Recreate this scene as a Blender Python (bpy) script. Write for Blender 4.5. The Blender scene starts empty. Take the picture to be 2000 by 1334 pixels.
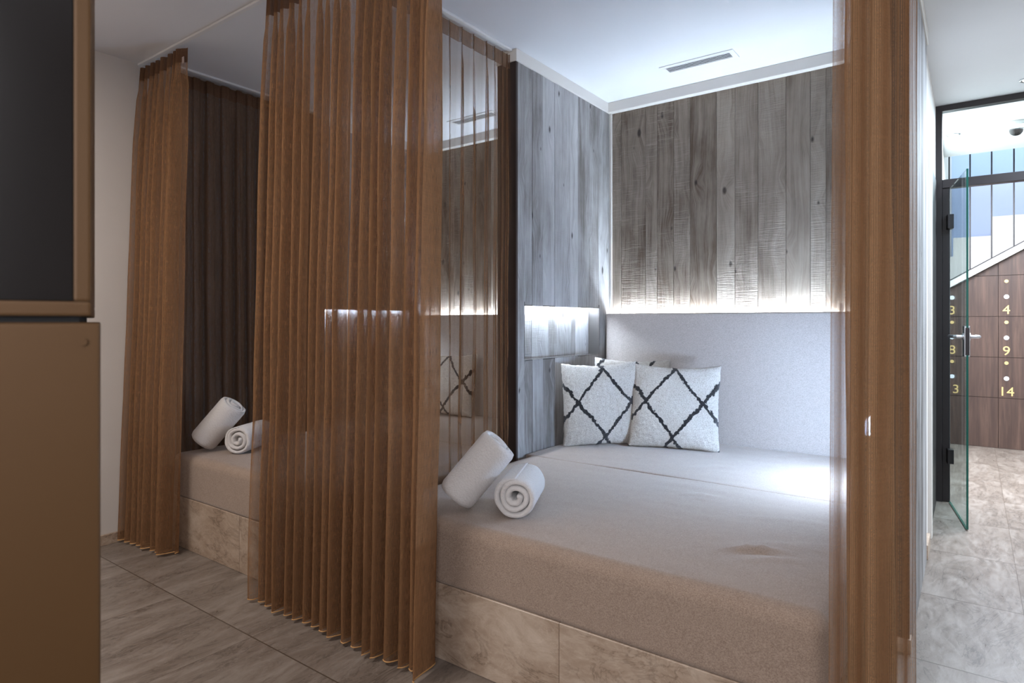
import bpy, bmesh, math, random
from mathutils import Vector, Matrix, noise
R = math.radians
C = bpy.context.scene.collection
sc = bpy.context.scene

# ------------------------------------------------------------------ camera, world, lights, exposure
cam_d = bpy.data.cameras.new('camera'); cam = bpy.data.objects.new('camera', cam_d); C.objects.link(cam)
cam.location = (0, 0, 1.15); cam.rotation_euler = (R(90), 0, R(36.3))
cam_d.sensor_width = 36; cam_d.lens = 1224/2000*36; cam_d.shift_y = -0.0195
cam_d.clip_start = 0.05; cam_d.clip_end = 60
cam_d.dof.use_dof = True; cam_d.dof.focus_distance = 2.8; cam_d.dof.aperture_fstop = 5.0
sc.camera = cam
w = bpy.data.worlds.new('world'); sc.world = w; w.use_nodes = True
w.node_tree.nodes['Background'].inputs[0].default_value = (0.75, 0.85, 1, 1)
w.node_tree.nodes['Background'].inputs[1].default_value = 0.3
sc.view_settings.view_transform = 'Standard'; sc.view_settings.look = 'None'
sc.view_settings.gamma = 1; sc.view_settings.use_curve_mapping = False
sc.view_settings.exposure = 0.45
sc.cycles.transparent_max_bounces = 40
sc.cycles.max_bounces = 10

def area(name, loc, rot, sx, sy, power, col):
    d = bpy.data.lights.new(name, 'AREA'); d.shape = 'RECTANGLE'; d.size = sx; d.size_y = sy
    d.energy = power; d.color = col
    o = bpy.data.objects.new(name, d); C.objects.link(o); o.location = loc
    o.rotation_euler = tuple(R(a) for a in rot); return o
WARM = (1.0, 0.80, 0.63); NEUT = (1.0, 0.92, 0.86); COOL = (0.66, 0.80, 1.0)
# added fill lights for the room in front of the beds (behind the camera)
area('lounge_top_fill', (-2.5, -0.1, 2.50), (0, 0, 0), 1.2, 0.8, 36, NEUT)
area('lounge_back_fill', (0.6, -1.3, 1.7), (80, 0, 12), 1.6, 1.4, 32, (0.95, 0.95, 1.0))  # added soft fill from behind, the wall there has no window
# added cool fill light over the passage on the right
area('passage_fill', (0.75, 3.6, 2.50), (0, 0, 0), 0.6, 1.8, 52, COOL)
# added fill lights for the entrance hall and stairwell beyond the glass door
area('hall_fill', (0.6, 5.6, 2.50), (0, 0, 0), 1.4, 0.9, 150, (0.84, 0.91, 1.0))
area('stairwell_fill', (0.4, 7.7, 4.3), (0, 0, 0), 2.4, 1.2, 62, (0.85, 0.92, 1.0))  # added overhead fill, the stairwell ceiling has no opening

# ------------------------------------------------------------------ helpers
def lin(c):
    c = c/255.0
    return c/12.92 if c <= 0.04045 else ((c+0.055)/1.055)**2.4
def rgb(r, g, b): return (lin(r), lin(g), lin(b), 1)

class NT:
    def __init__(s, name):
        s.m = bpy.data.materials.new(name); s.m.use_nodes = True
        s.t = s.m.node_tree; s.n = s.t.nodes; s.l = s.t.links
        s.b = s.n['Principled BSDF']; s.out = s.n['Material Output']
    def new(s, typ, **kw):
        n = s.n.new(typ)
        for k, v in kw.items(): setattr(n, k, v)
        return n
    def put(s, sock, v):
        if hasattr(v, 'bl_idname') or hasattr(v, 'is_output'): s.l.new(v, sock)
        else: sock.default_value = v
    def math(s, op, a, b=None, c=None, clamp=False):
        n = s.new('ShaderNodeMath', operation=op); n.use_clamp = clamp
        s.put(n.inputs[0], a)
        if b is not None: s.put(n.inputs[1], b)
        if c is not None: s.put(n.inputs[2], c)
        return n.outputs[0]
    def xyz(s, vec):
        n = s.new('ShaderNodeSeparateXYZ'); s.l.new(vec, n.inputs[0]); return n.outputs
    def comb(s, x, y, z):
        n = s.new('ShaderNodeCombineXYZ')
        for i, v in enumerate((x, y, z)): s.put(n.inputs[i], v)
        return n.outputs[0]
    def noise(s, vec, scale, detail=4, rough=0.5, dist=0.0):
        n = s.new('ShaderNodeTexNoise'); s.l.new(vec, n.inputs['Vector'])
        n.inputs['Scale'].default_value = scale; n.inputs['Detail'].default_value = detail
        n.inputs['Roughness'].default_value = rough; n.inputs['Distortion'].default_value = dist
        return n.outputs['Fac']
    def ramp(s, fac, stops, interp='LINEAR'):
        n = s.new('ShaderNodeValToRGB'); n.color_ramp.interpolation = interp
        e = n.color_ramp.elements
        while len(e) < len(stops): e.new(0.5)
        for el, (p, c) in zip(e, stops):
            el.position = p; el.color = c if len(c) == 4 else (*c, 1)
        s.l.new(fac, n.inputs[0]); return n.outputs[0]
    def mix(s, f, a, b, mode='MIX'):
        n = s.new('ShaderNodeMix', data_type='RGBA', blend_type=mode)
        s.put(n.inputs[0], f); s.put(n.inputs[6], a); s.put(n.inputs[7], b)
        return n.outputs[2]
    def map(s, v, a, b, c, d):
        n = s.new('ShaderNodeMapRange'); s.put(n.inputs[0], v)
        for i, x in enumerate((a, b, c, d)): n.inputs[i+1].default_value = x
        return n.outputs[0]
    def bump(s, h, strength, dist):
        n = s.new('ShaderNodeBump'); s.l.new(h, n.inputs['Height'])
        n.inputs['Strength'].default_value = strength; n.inputs['Distance'].default_value = dist
        s.l.new(n.outputs[0], s.b.inputs['Normal']); return n.outputs[0]
    def obj(s): return s.new('ShaderNodeTexCoord').outputs['Object']
    def set(s, col=None, rough=None, metal=None, spec=None):
        if col is not None: s.put(s.b.inputs['Base Color'], col)
        if rough is not None: s.put(s.b.inputs['Roughness'], rough)
        if metal is not None: s.b.inputs['Metallic'].default_value = metal
        if spec is not None: s.b.inputs['Specular IOR Level'].default_value = spec
        return s.m

def plain(name, col, rough=0.5, metal=0, spec=0.5, nscale=0, namp=0.04):
    m = NT(name)
    if nscale:
        f = m.noise(m.obj(), nscale, 5)
        v = m.map(f, 0.3, 0.7, 1-namp, 1+namp)
        hs = m.new('ShaderNodeHueSaturation'); hs.inputs['Color'].default_value = col
        m.l.new(v, hs.inputs['Value']); col = hs.outputs[0]
    return m.set(col, rough, metal, spec)

def emit(name, col, strength):
    m = NT(name); m.b.inputs['Base Color'].default_value = (*col, 1)
    m.b.inputs['Emission Color'].default_value = (*col, 1); m.b.inputs['Emission Strength'].default_value = strength
    return m.m

def wood_old(name, dark, light, saw=1.0):
    m = NT(name); o = m.obj(); x, y, z = m.xyz(o)
    rnd = m.new('ShaderNodeNewGeometry').outputs['Random Per Island']
    u = m.math('ADD', x, y)
    off = m.math('MULTIPLY', rnd, 37.0)
    uo = m.math('ADD', u, off); zo = m.math('ADD', z, off)
    # knots
    kv = m.new('ShaderNodeTexVoronoi'); kv.feature = 'F1'; kv.voronoi_dimensions = '2D'; kv.inputs['Scale'].default_value = 1
    kv.inputs['Randomness'].default_value = 1
    m.l.new(m.comb(m.math('MULTIPLY', uo, 5.5), m.math('MULTIPLY', zo, 2.6), 0), kv.inputs['Vector'])
    kd = kv.outputs['Distance']
    sw = m.map(kd, 0.0, 0.32, 1, 0)
    # grain
    warp = m.noise(m.comb(m.math('MULTIPLY', uo, 3), m.math('MULTIPLY', zo, 0.8), off), 1.5, 2)
    ug = m.math('ADD', m.math('ADD', uo, m.math('MULTIPLY', warp, 0.10)), m.math('MULTIPLY', sw, 0.035))
    g1 = m.noise(m.comb(m.math('MULTIPLY', ug, 45), m.math('MULTIPLY', zo, 0.9), off), 1, 6, 0.6)
    g2 = m.noise(m.comb(m.math('MULTIPLY', ug, 260), m.math('MULTIPLY', zo, 6), off), 1, 3, 0.6)
    blot = m.noise(m.comb(m.math('MULTIPLY', uo, 5), m.math('MULTIPLY', zo, 2.0), off), 1, 5, 0.6)
    s = m.math('ADD', m.math('MULTIPLY', g1, 0.40), m.math('ADD', m.math('MULTIPLY', g2, 0.30), m.math('MULTIPLY', blot, 0.62)))
    s = m.math('ADD', s, m.math('MULTIPLY', m.math('SUBTRACT', rnd, 0.5), 0.24))
    col = m.ramp(s, [(0.48, dark), (0.66, tuple((a+b)/2 for a, b in zip(dark, light))), (0.88, light)])
    kr_ = m.xyz(kv.outputs['Color'])[0]
    knot = m.map(m.math('ADD', kd, m.math('MULTIPLY', kr_, 0.07)), 0.045, 0.085, 1, 0)
    knot = m.math('MULTIPLY', knot, m.math('GREATER_THAN', m.noise(m.comb(m.math('MULTIPLY', u, 3), z, 3.3), 2.5, 1), 0.47))
    col = m.mix(m.math('MULTIPLY', knot, 0.85), col, rgb(38, 30, 27))
    # saw marks on some boards
    sm = m.noise(m.comb(m.math('MULTIPLY', uo, 9), m.math('MULTIPLY', zo, 190), off), 1, 3, 0.6)
    on = m.math('MULTIPLY', m.math('GREATER_THAN', m.math('FRACT', m.math('MULTIPLY', rnd, 7.3)), 0.5), saw)
    patch = m.map(m.noise(m.comb(uo, zo, 5), 3.0, 2), 0.42, 0.58, 0.15, 1)
    smk = m.math('MULTIPLY', m.math('MULTIPLY', m.math('SUBTRACT', sm, 0.5), on), patch)
    col = m.mix(m.math('MULTIPLY', m.map(smk, 0.03, 0.16, 0, 1), 0.55), col, light)
    h = m.math('ADD', m.math('MULTIPLY', s, 1.0), m.math('MULTIPLY', smk, 1.6))
    h = m.math('SUBTRACT', h, m.math('MULTIPLY', knot, 0.8))
    m.bump(h, 0.9, 0.004)
    return m.set(col, 0.72, spec=0.35)

def stone(name, dark, mid, light, joints=None, px=0.57, py=0.63, ox=0.0, oy=0.0, vertical=False, rough=0.34, jcol=(84, 72, 62)):
    m = NT(name); x, y, z = m.xyz(m.obj())
    a = x; b = z if vertical else y
    ta = m.math('FLOOR', m.math('DIVIDE', m.math('SUBTRACT', a, ox), px))
    tb = m.math('FLOOR', m.math('DIVIDE', m.math('SUBTRACT', b, oy), py))
    wn = m.new('ShaderNodeTexWhiteNoise', noise_dimensions='2D'); m.l.new(m.comb(ta, tb, 0), wn.inputs['Vector'])
    r = m.math('MULTIPLY', wn.outputs['Value'], 23.0)
    sa, sb = (1.4, 2.6) if vertical else (3.4, 1.0)
    v = m.comb(m.math('ADD', m.math('MULTIPLY', a, sa), r), m.math('ADD', m.math('MULTIPLY', b, sb), r), z if not vertical else y)
    n1 = m.noise(v, 1.9, 9, 0.62, 0.9)
    n2 = m.noise(v, 7.0, 8, 0.7, 1.6)
    s = m.math('ADD', m.math('MULTIPLY', n1, 0.6), m.math('MULTIPLY', n2, 0.4))
    col = m.ramp(s, [(0.30, dark), (0.50, mid), (0.68, light)])
    vein = m.math('ABSOLUTE', m.math('SUBTRACT', m.noise(v, 3.2, 6, 0.6, 2.4), 0.5))
    col = m.mix(m.map(vein, 0.0, 0.014, 0.4, 0), col, light)
    vein2 = m.math('ABSOLUTE', m.math('SUBTRACT', m.noise(v, 2.1, 7, 0.65, 3.0), 0.47))
    pz = m.map(n1, 0.45, 0.6, 0.65, 0)
    col = m.mix(m.math('MULTIPLY', m.map(vein2, 0.0, 0.03, 1, 0), pz), col, tuple(c*0.55 for c in dark[:3])+(1,))
    # grout
    def line(c, o, p, wd):
        f = m.math('FRACT', m.math('ADD', m.math('DIVIDE', m.math('SUBTRACT', c, o), p), 0.5))
        return m.math('LESS_THAN', m.math('ABSOLUTE', m.math('SUBTRACT', f, 0.5)), wd/p)
    ja = line(a, ox, px, 0.0011); jb = line(b, oy, py, 0.0026) if py < 5 else 0.0
    j = m.math('MAXIMUM', ja, jb)
    col = m.mix(j, col, rgb(*jcol))
    h = m.math('SUBTRACT', m.math('MULTIPLY', s, 0.6), j)
    m.bump(h, 0.35, 0.003)
    rr = m.map(n2, 0.3, 0.7, rough-0.08, rough+0.12)
    return m.set(col, rr, spec=0.5)

def fabric(name, c1, c2, scale=700, bump=0.25, sheen=0.3):
    m = NT(name); o = m.obj(); x, y, z = m.xyz(o)
    a = m.noise(m.comb(m.math('MULTIPLY', x, 1.0), m.math('MULTIPLY', y, 0.35), z), scale, 2, 0.6)
    b = m.noise(m.comb(m.math('MULTIPLY', x, 0.35), m.math('MULTIPLY', y, 1.0), m.math('MULTIPLY', z, 0.5)), scale, 2, 0.6)
    f = m.math('MULTIPLY', m.math('ADD', a, b), 0.5)
    big = m.noise(o, 35, 3)
    col = m.ramp(m.math('ADD', m.math('MULTIPLY', f, 0.93), m.math('MULTIPLY', big, 0.07)), [(0.40, c1), (0.60, c2)])
    m.bump(f, bump, 0.001)
    m.b.inputs['Sheen Weight'].default_value = sheen
    return m.set(col, 0.9, spec=0.2)

def terry(name, col, col2):
    m = NT(name); o = m.obj()
    f = m.noise(o, 420, 3, 0.7); g = m.noise(o, 140, 3)
    c = m.mix(m.map(f, 0.35, 0.6, 0.25, 0), col, col2)
    m.bump(m.math('ADD', f, m.math('MULTIPLY', g, 1.6)), 0.7, 0.004)
    m.b.inputs['Sheen Weight'].default_value = 0.5
    return m.set(c, 0.95, spec=0.1)

def sheer(name, col, alpha, thread=0.35, pitch=900.0, trans=0.38, wide=0.35, ribs=0.0):
    """open weave cloth: threads scatter and let light through, gaps are clear; seen along the weave the gaps close"""
    m = NT(name); uv = m.new('ShaderNodeTexCoord').outputs['UV']; u, v, _ = m.xyz(uv)
    t1 = m.noise(m.comb(m.math('MULTIPLY', u, pitch), m.math('MULTIPLY', v, 30), 0), 1, 2, 0.6)
    if ribs:
        sn = m.math('ADD', m.math('MULTIPLY', m.math('SINE', m.math('MULTIPLY', u, 6.28318/ribs)), 0.30), 0.5)
        t1 = m.math('ADD', m.math('MULTIPLY', sn, 0.6), m.math('MULTIPLY', m.noise(m.comb(m.math('MULTIPLY', u, 700), m.math('MULTIPLY', v, 260), 0), 1, 2, 0.6), 0.4))
    t2 = m.noise(m.comb(m.math('MULTIPLY', u, 60), m.math('MULTIPLY', v, 3.0), 4), 1, 4, 0.7)
    t3 = m.noise(m.comb(m.math('MULTIPLY', u, 8), m.math('MULTIPLY', v, 420), 7), 1, 2, 0.6)
    t = m.math('ADD', m.math('MULTIPLY', t1, 0.85-wide), m.math('ADD', m.math('MULTIPLY', t2, wide), m.math('MULTIPLY', t3, 0.15)))
    c = m.mix(m.map(t, 0.35, 0.65, 0, 1), tuple(k*0.66 for k in col[:3])+(1,), tuple(min(1, k*1.35) for k in col[:3])+(1,))
    d = m.new('ShaderNodeBsdfDiffuse'); m.l.new(c, d.inputs[0])
    tr = m.new('ShaderNodeBsdfTranslucent'); m.l.new(c, tr.inputs[0])
    mx = m.new('ShaderNodeMixShader'); mx.inputs[0].default_value = trans
    m.l.new(d.outputs[0], mx.inputs[1]); m.l.new(tr.outputs[0], mx.inputs[2])
    geo = m.new('ShaderNodeNewGeometry')
    dp = m.new('ShaderNodeVectorMath', operation='DOT_PRODUCT')
    m.l.new(geo.outputs['Normal'], dp.inputs[0]); m.l.new(geo.outputs['Incoming'], dp.inputs[1])
    cosv = m.math('MAXIMUM', m.math('ABSOLUTE', dp.outputs['Value']), 0.08)
    a0 = m.math('ADD', alpha, m.math('MULTIPLY', m.math('SUBTRACT', t, 0.5), thread))
    al = m.math('SUBTRACT', 1.0, m.math('POWER', m.math('SUBTRACT', 1.0, a0, clamp=True), m.math('DIVIDE', 1.0, cosv)), clamp=True)
    tp = m.new('ShaderNodeBsdfTransparent')
    fx = m.new('ShaderNodeMixShader'); m.l.new(al, fx.inputs[0])
    m.l.new(tp.outputs[0], fx.inputs[1]); m.l.new(mx.outputs[0], fx.inputs[2])
    m.l.new(fx.outputs[0], m.out.inputs['Surface'])
    return m.m

def glass(name, tint, rough=0.0):
    m = NT(name)
    t = m.new('ShaderNodeBsdfTransparent'); t.inputs[0].default_value = tint
    g = m.new('ShaderNodeBsdfGlossy'); g.inputs['Roughness'].default_value = rough
    f = m.new('ShaderNodeFresnel'); f.inputs['IOR'].default_value = 1.5
    x = m.new('ShaderNodeMixShader'); m.l.new(m.math('MULTIPLY', f.outputs[0], 0.35), x.inputs[0])
    m.l.new(t.outputs[0], x.inputs[1]); m.l.new(g.outputs[0], x.inputs[2])
    m.l.new(x.outputs[0], m.out.inputs['Surface']); return m.m

M = {}
M['white'] = plain('white_paint', rgb(222, 218, 214), 0.75, nscale=3, namp=0.02)
M['ceiling'] = plain('ceiling_paint', rgb(226, 226, 228), 0.8, nscale=2, namp=0.015)
M['plaster'] = plain('warm_plaster', rgb(208, 201, 195), 0.8, nscale=2.5, namp=0.03)
M['trim'] = plain('trim_paint', rgb(218, 213, 206), 0.5)
M['blue'] = plain('daylight_tinted_wall', rgb(190, 205, 236), 0.7, nscale=1.2, namp=0.03)  # blue of the stairwell daylight put into the wall colour
M['wood'] = wood_old('weathered_boards', rgb(86, 71, 58), rgb(158, 146, 133))
M['wood_left'] = wood_old('weathered_boards_pale', rgb(104, 98, 94), rgb(182, 180, 180), saw=0.3)
M['endgrain'] = plain('dark_stained_edge', rgb(48, 35, 31), 0.6, nscale=12, namp=0.15)
M['floor'] = stone('floor_stone', rgb(98, 87, 78), rgb(122, 111, 102), rgb(150, 141, 133), px=0.57, py=0.63, ox=-2.117, oy=1.28)
M['plinth'] = stone('plinth_stone', rgb(134, 112, 93), rgb(170, 150, 132), rgb(200, 184, 168), px=0.575, py=9, ox=-0.985, oy=-4, vertical=True, jcol=(104, 84, 68))
M['mattress'] = fabric('greige_melange', rgb(132, 113, 100), rgb(168, 149, 134))
M['backrest'] = fabric('pale_greige_melange', rgb(168, 158, 151), rgb(196, 188, 183))
M['piping'] = fabric('seam_thread', rgb(92, 78, 70), rgb(112, 98, 90))
M['towel'] = terry('white_terry', rgb(236, 233, 232), rgb(190, 184, 182))
M['gold'] = plain('bronze_lacquer', rgb(88, 60, 28), 0.5, 0.3, nscale=2, namp=0.05)
M['darkglass'] = plain('dark_glass', rgb(26, 22, 21), 0.2, spec=0.3)
M['black'] = plain('black_frame', rgb(34, 28, 30), 0.45)
M['steel'] = plain('brushed_steel', rgb(190, 192, 196), 0.28, 1.0, nscale=60, namp=0.05)
M['dsteel'] = plain('dark_steel', rgb(60, 58, 60), 0.3, 0.9)
M['rail'] = plain('white_rail', rgb(226, 224, 222), 0.4)
M['niche'] = plain('niche_lining', rgb(96, 92, 90), 0.25, 0.6)
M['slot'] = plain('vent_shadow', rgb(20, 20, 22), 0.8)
M['led'] = emit('led_strip', (0.70, 0.84, 1.0), 195)
M['led_niche'] = emit('led_strip_recess', (0.70, 0.84, 1.0), 210)
M['led_cool'] = emit('led_strip_cool', (0.50, 0.70, 1.0), 180)
M['lamp'] = emit('downlight_glow', (1.0, 0.97, 0.92), 14)
M['glass'] = glass('clear_glass', (0.86, 0.93, 0.93, 1))
M['edge'] = plain('green_glass_edge', rgb(20, 84, 72), 0.15)
M['hem'] = plain('gold_hem_thread', rgb(196, 150, 96), 0.6)
M['label'] = plain('woven_label', rgb(170, 150, 140), 0.8)
M['brass'] = plain('brass_paint', rgb(226, 196, 132), 0.35, 0.3)
M['button'] = plain('white_enamel', rgb(225, 230, 238), 0.3)
CB = rgb(152, 115, 84)
M['sheer_big'] = sheer('bronze_sheer_dense', CB, 0.53, 0.45, pitch=1100.0, wide=0.25)
M['sheer_fine'] = sheer('bronze_sheer_fine', CB, 0.22, 0.25, pitch=500)
M['sheer_near'] = sheer('bronze_sheer_near', CB, 0.47, 0.55, ribs=0.0042, wide=0.10)
M['sheer_dark'] = sheer('brown_sheer_side', rgb(122, 96, 78), 0.72, 0.2)
M['tape'] = sheer('bronze_heading', rgb(112, 82, 62), 0.93, 0.1)
M['tape_fine'] = sheer('bronze_heading_fine', rgb(134, 104, 82), 0.66, 0.3)

def lwood():
    m = NT('locker_walnut'); x, y, z = m.xyz(m.obj())
    rnd = m.new('ShaderNodeNewGeometry').outputs['Random Per Island']
    off = m.math('MULTIPLY', rnd, 11.0)
    st = m.noise(m.comb(m.math('MULTIPLY', x, 9), 0.0, off), 1, 1)
    g = m.noise(m.comb(m.math('MULTIPLY', x, 45), m.math('MULTIPLY', z, 2.5), off), 1, 5, 0.6, 0.4)
    s = m.math('ADD', m.math('MULTIPLY', st, 0.5), m.math('MULTIPLY', g, 0.5))
    c = m.ramp(s, [(0.35, rgb(52, 37, 32)), (0.5, rgb(72, 53, 45)), (0.65, rgb(94, 72, 61))])
    return m.set(c, 0.5)
M['locker'] = lwood()

def pillow_mat(name, ou, ov):
    m = NT(name); o = m.obj(); x, y, z = m.xyz(o)
    nz = m.new('ShaderNodeTexNoise'); m.l.new(o, nz.inputs['Vector']); nz.inputs['Scale'].default_value = 55; nz.inputs['Detail'].default_value = 4
    nx, ny, nzz = m.xyz(nz.outputs['Color'])
    low = m.noise(o, 7, 2)
    u = m.math('ADD', x, m.math('ADD', m.math('MULTIPLY', m.math('SUBTRACT', nx, 0.5), 0.030), m.math('MULTIPLY', m.math('SUBTRACT', low, 0.5), 0.05)))
    v = m.math('ADD', z, m.math('MULTIPLY', m.math('SUBTRACT', ny, 0.5), 0.030))
    U = m.math('DIVIDE', m.math('SUBTRACT', u, ou), 0.146); V = m.math('DIVIDE', m.math('SUBTRACT', v, ov), 0.185)
    def d(e):
        f = m.math('FRACT', m.math('MULTIPLY', m.math('ADD', e, 0.0), 0.5))
        return m.math('ABSOLUTE', m.math('SUBTRACT', f, 0.5))
    k = m.math('MINIMUM', d(m.math('ADD', U, V)), d(m.math('SUBTRACT', U, V)))
    ln = m.map(k, 0.032, 0.042, 1, 0)
    f = m.noise(o, 230, 4, 0.75)
    base = m.ramp(f, [(0.34, rgb(176, 164, 150)), (0.5, rgb(226, 219, 210)), (0.7, rgb(240, 236, 230))])
    col = m.mix(ln, base, rgb(30, 30, 34))
    m.bump(m.math('ADD', f, m.math('MULTIPLY', ln, 0.3)), 1.0, 0.008)
    m.b.inputs['Sheen Weight'].default_value = 0.3
    return m.set(col, 0.95, spec=0.1)
M['pillow_a'] = pillow_mat('boucle_diamond_a', 0.012, 0.24)
M['pillow_b'] = pillow_mat('boucle_diamond_b', 0.0, 0.245)
M['pillow_c'] = pillow_mat('boucle_diamond_c', 0.07, 0.20)

def mesh_obj(name, bm, mat, parent=None, smooth=False, recalc=True):
    if recalc: bmesh.ops.recalc_face_normals(bm, faces=bm.faces[:])
    me = bpy.data.meshes.new(name); bm.to_mesh(me); bm.free()
    if smooth:
        for p in me.polygons: p.use_smooth = True
    mats = mat if isinstance(mat, (list, tuple)) else [mat]
    for k in mats: me.materials.append(k)
    o = bpy.data.objects.new(name, me); C.objects.link(o)
    if parent: o.parent = parent
    return o
def local(bm, M4):
    bmesh.ops.transform(bm, matrix=M4, verts=bm.verts[:]); return bm
def thing(name, label, cat, loc=(0, 0, 0), rotz=0, group=None):
    o = bpy.data.objects.new(name, None); C.objects.link(o); o.empty_display_size = 0.1
    o.location = loc; o.rotation_euler = (0, 0, rotz); return tag(o, label, cat, group)
def tag(o, label, cat, group=None):
    o['label'] = label; o['category'] = cat
    if group: o['group'] = group
    return o
def struct(o, label=None):
    o['kind'] = 'structure'
    if label: o['label'] = label
    return o
def box(bm, x0, y0, z0, x1, y1, z1, bev=0.0, seg=2, mi=0):
    n = bmesh.new(); bmesh.ops.create_cube(n, size=1)
    for v in n.verts:
        v.co = Vector((x0+(v.co.x+.5)*(x1-x0), y0+(v.co.y+.5)*(y1-y0), z0+(v.co.z+.5)*(z1-z0)))
    if bev: bmesh.ops.bevel(n, geom=n.edges[:], offset=bev, segments=seg, affect='EDGES', profile=0.7)
    append(bm, n, mi); return bm
def append(bm, n, mi=0):
    vm = [bm.verts.new(v.co) for v in n.verts]; n.verts.index_update()
    for f in n.faces:
        try: g = bm.faces.new([vm[v.index] for v in f.verts]); g.material_index = mi; g.smooth = f.smooth
        except ValueError: pass
    n.free()
def B(*a, **k): return box(bmesh.new(), *a, **k)
def cyl(bm, p0, p1, r, seg=24, r2=None, caps=True):
    p0 = Vector(p0); p1 = Vector(p1); d = p1-p0
    n = bmesh.new(); bmesh.ops.create_cone(n, cap_ends=caps, segments=seg, radius1=r, radius2=r if r2 is None else r2, depth=d.length)
    q = d.to_track_quat('Z', 'Y').to_matrix().to_4x4()
    bmesh.ops.transform(n, matrix=Matrix.Translation((p0+p1)/2) @ q, verts=n.verts[:])
    append(bm, n); return bm
def tube(bm, pts, r, seg=8):
    pts = [Vector(p) for p in pts]; rings = []
    for i, p in enumerate(pts):
        t = (pts[min(i+1, len(pts)-1)]-pts[max(i-1, 0)]).normalized()
        a = t.orthogonal().normalized() if i == 0 else (a - t*a.dot(t)).normalized()
        b = t.cross(a)
        rings.append([bm.verts.new(p + r*(math.cos(2*math.pi*k/seg)*a + math.sin(2*math.pi*k/seg)*b)) for k in range(seg)])
    for i in range(len(rings)-1):
        for k in range(seg):
            bm.faces.new((rings[i][k], rings[i][(k+1) % seg], rings[i+1][(k+1) % seg], rings[i+1][k]))
    bm.faces.new(rings[0][::-1]); bm.faces.new(rings[-1]); return bm
def lathe(bm, prof, c, seg=32):
    rings = [[bm.verts.new((c[0]+r*math.cos(2*math.pi*k/seg), c[1]+r*math.sin(2*math.pi*k/seg), c[2]+z)) for k in range(seg)] for r, z in prof]
    for i in range(len(rings)-1):
        for k in range(seg):
            bm.faces.new((rings[i][k], rings[i][(k+1) % seg], rings[i+1][(k+1) % seg], rings[i+1][k]))
    bm.faces.new(rings[0][::-1]); bm.faces.new(rings[-1]); return bm

# ------------------------------------------------------------------ dimensions (metres; room axes X along the bed fronts, Y into the beds)
H = 2.53                      # ceiling
XL1, XR1 = -1.857, -0.295     # near bay between its two board walls
XP = -0.175                   # outer face of right board wall (passage side)
XL2, XR2 = -3.50, -1.977      # far bay
YF = 1.576                    # plinth front
YW = 3.585                    # board wall behind the beds
YN = 2.575                    # near ends of board walls
ZM = 0.47                     # top of mattress
ZP = 0.258                    # top of plinth
ZW = 2.468                    # top of boards
YT = 1.525                    # front curtain rail

# ------------------------------------------------------------------ structure
def extrude_poly(bm, pts, ax, a0, a1, mi=0):
    """pts in the plane (x,z) extruded along y"""
    f = [bm.verts.new((p[0], a0, p[1])) for p in pts]; g = [bm.verts.new((p[0], a1, p[1])) for p in pts]
    n = len(pts)
    bm.faces.new(f).material_index = mi; bm.faces.new(g[::-1]).material_index = mi
    for i in range(n): bm.faces.new((f[i], g[i], g[(i+1) % n], f[(i+1) % n])).material_index = mi
    return bm

fl = struct(mesh_obj('floor', B(-3.7, -2.2, -0.1, 2.2, 8.9, 0), M['floor']), 'grey beige stone tiles with a thin grout grid')
cb = bmesh.new(); box(cb, -3.7, -2.2, H, 2.2, 6.4, H+0.12); box(cb, -3.7, 6.4, H+1.8, 2.2, 8.9, H+1.92)
box(cb, -3.7, 6.28, H+0.12, 2.2, 6.4, H+1.8)
struct(mesh_obj('ceiling', cb, M['ceiling']), 'smooth white ceiling')
struct(mesh_obj('wall_left', B(-3.75, -2.2, 0, -3.60, 3.75, H), M['plaster']), 'plain off-white plaster wall at the far left')
struct(mesh_obj('wall_back', B(-3.7, 3.61, 0, -0.195, 3.75, H), M['plaster']))
struct(mesh_obj('wall_front', B(-3.7, -2.3, 0, 2.2, -2.2, H), M['plaster']))
struct(mesh_obj('wall_right', B(2.2, -2.2, 0, 2.35, 8.9, H+1.8), M['white']))
wb = bmesh.new(); box(wb, -0.30, 3.585, 0, -0.19, 4.0, H); box(wb, -0.30, 4.0, 2.05, -0.19, 8.9, H+1.8); box(wb, -0.30, 4.85, 0, -0.19, 8.9, 2.05)
struct(mesh_obj('wall_passage', wb, M['white']), 'white passage wall beyond the board wall')
struct(mesh_obj('wall_far', B(-0.3, 8.75, 0, 2.2, 8.9, H+1.8), M['blue']), 'stairwell wall with blue daylight put into its colour')

def boards(bm, axis, c0, c1, face, thick, z0, z1, widths, hole=None, jit=0.003, gap=0.0014):
    """vertical boards from c0 to c1 on the plane axis=face, thickness away from the viewer side (sign of thick)"""
    rng = random.Random(int(abs(face)*1000)+len(widths))
    edges = [c0]; i = 0
    while edges[-1] < c1-0.03:
        edges.append(min(c1, edges[-1]+widths[i % len(widths)])); i += 1
    if edges[-1] < c1: edges[-1] = c1
    if hole:
        edges = sorted(set([e for e in edges if abs(e-hole[0]) > 0.02 and abs(e-hole[1]) > 0.02] + [hole[0], hole[1]]))
    for a, b in zip(edges[:-1], edges[1:]):
        j = rng.uniform(0, jit)*(-1 if thick > 0 else 1)*-1
        spans = [(z0, z1)]
        if hole and a > hole[0]-0.001 and b < hole[1]+0.001: spans = [(z0, hole[2]), (hole[3], z1)]
        for s0, s1 in spans:
            f0, f1 = face+j, face+thick
            lo, hi = min(f0, f1), max(f0, f1)
            if axis == 'y': box(bm, a+gap/2, lo, s0, b-gap/2, hi, s1, bev=0.001, seg=1)
            else: box(bm, lo, a+gap/2, s0, hi, b-gap/2, s1, bev=0.001, seg=1)
    return bm
WB = [0.075, 0.165, 0.075, 0.105, 0.10, 0.155, 0.105, 0.125, 0.145, 0.12]
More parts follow.
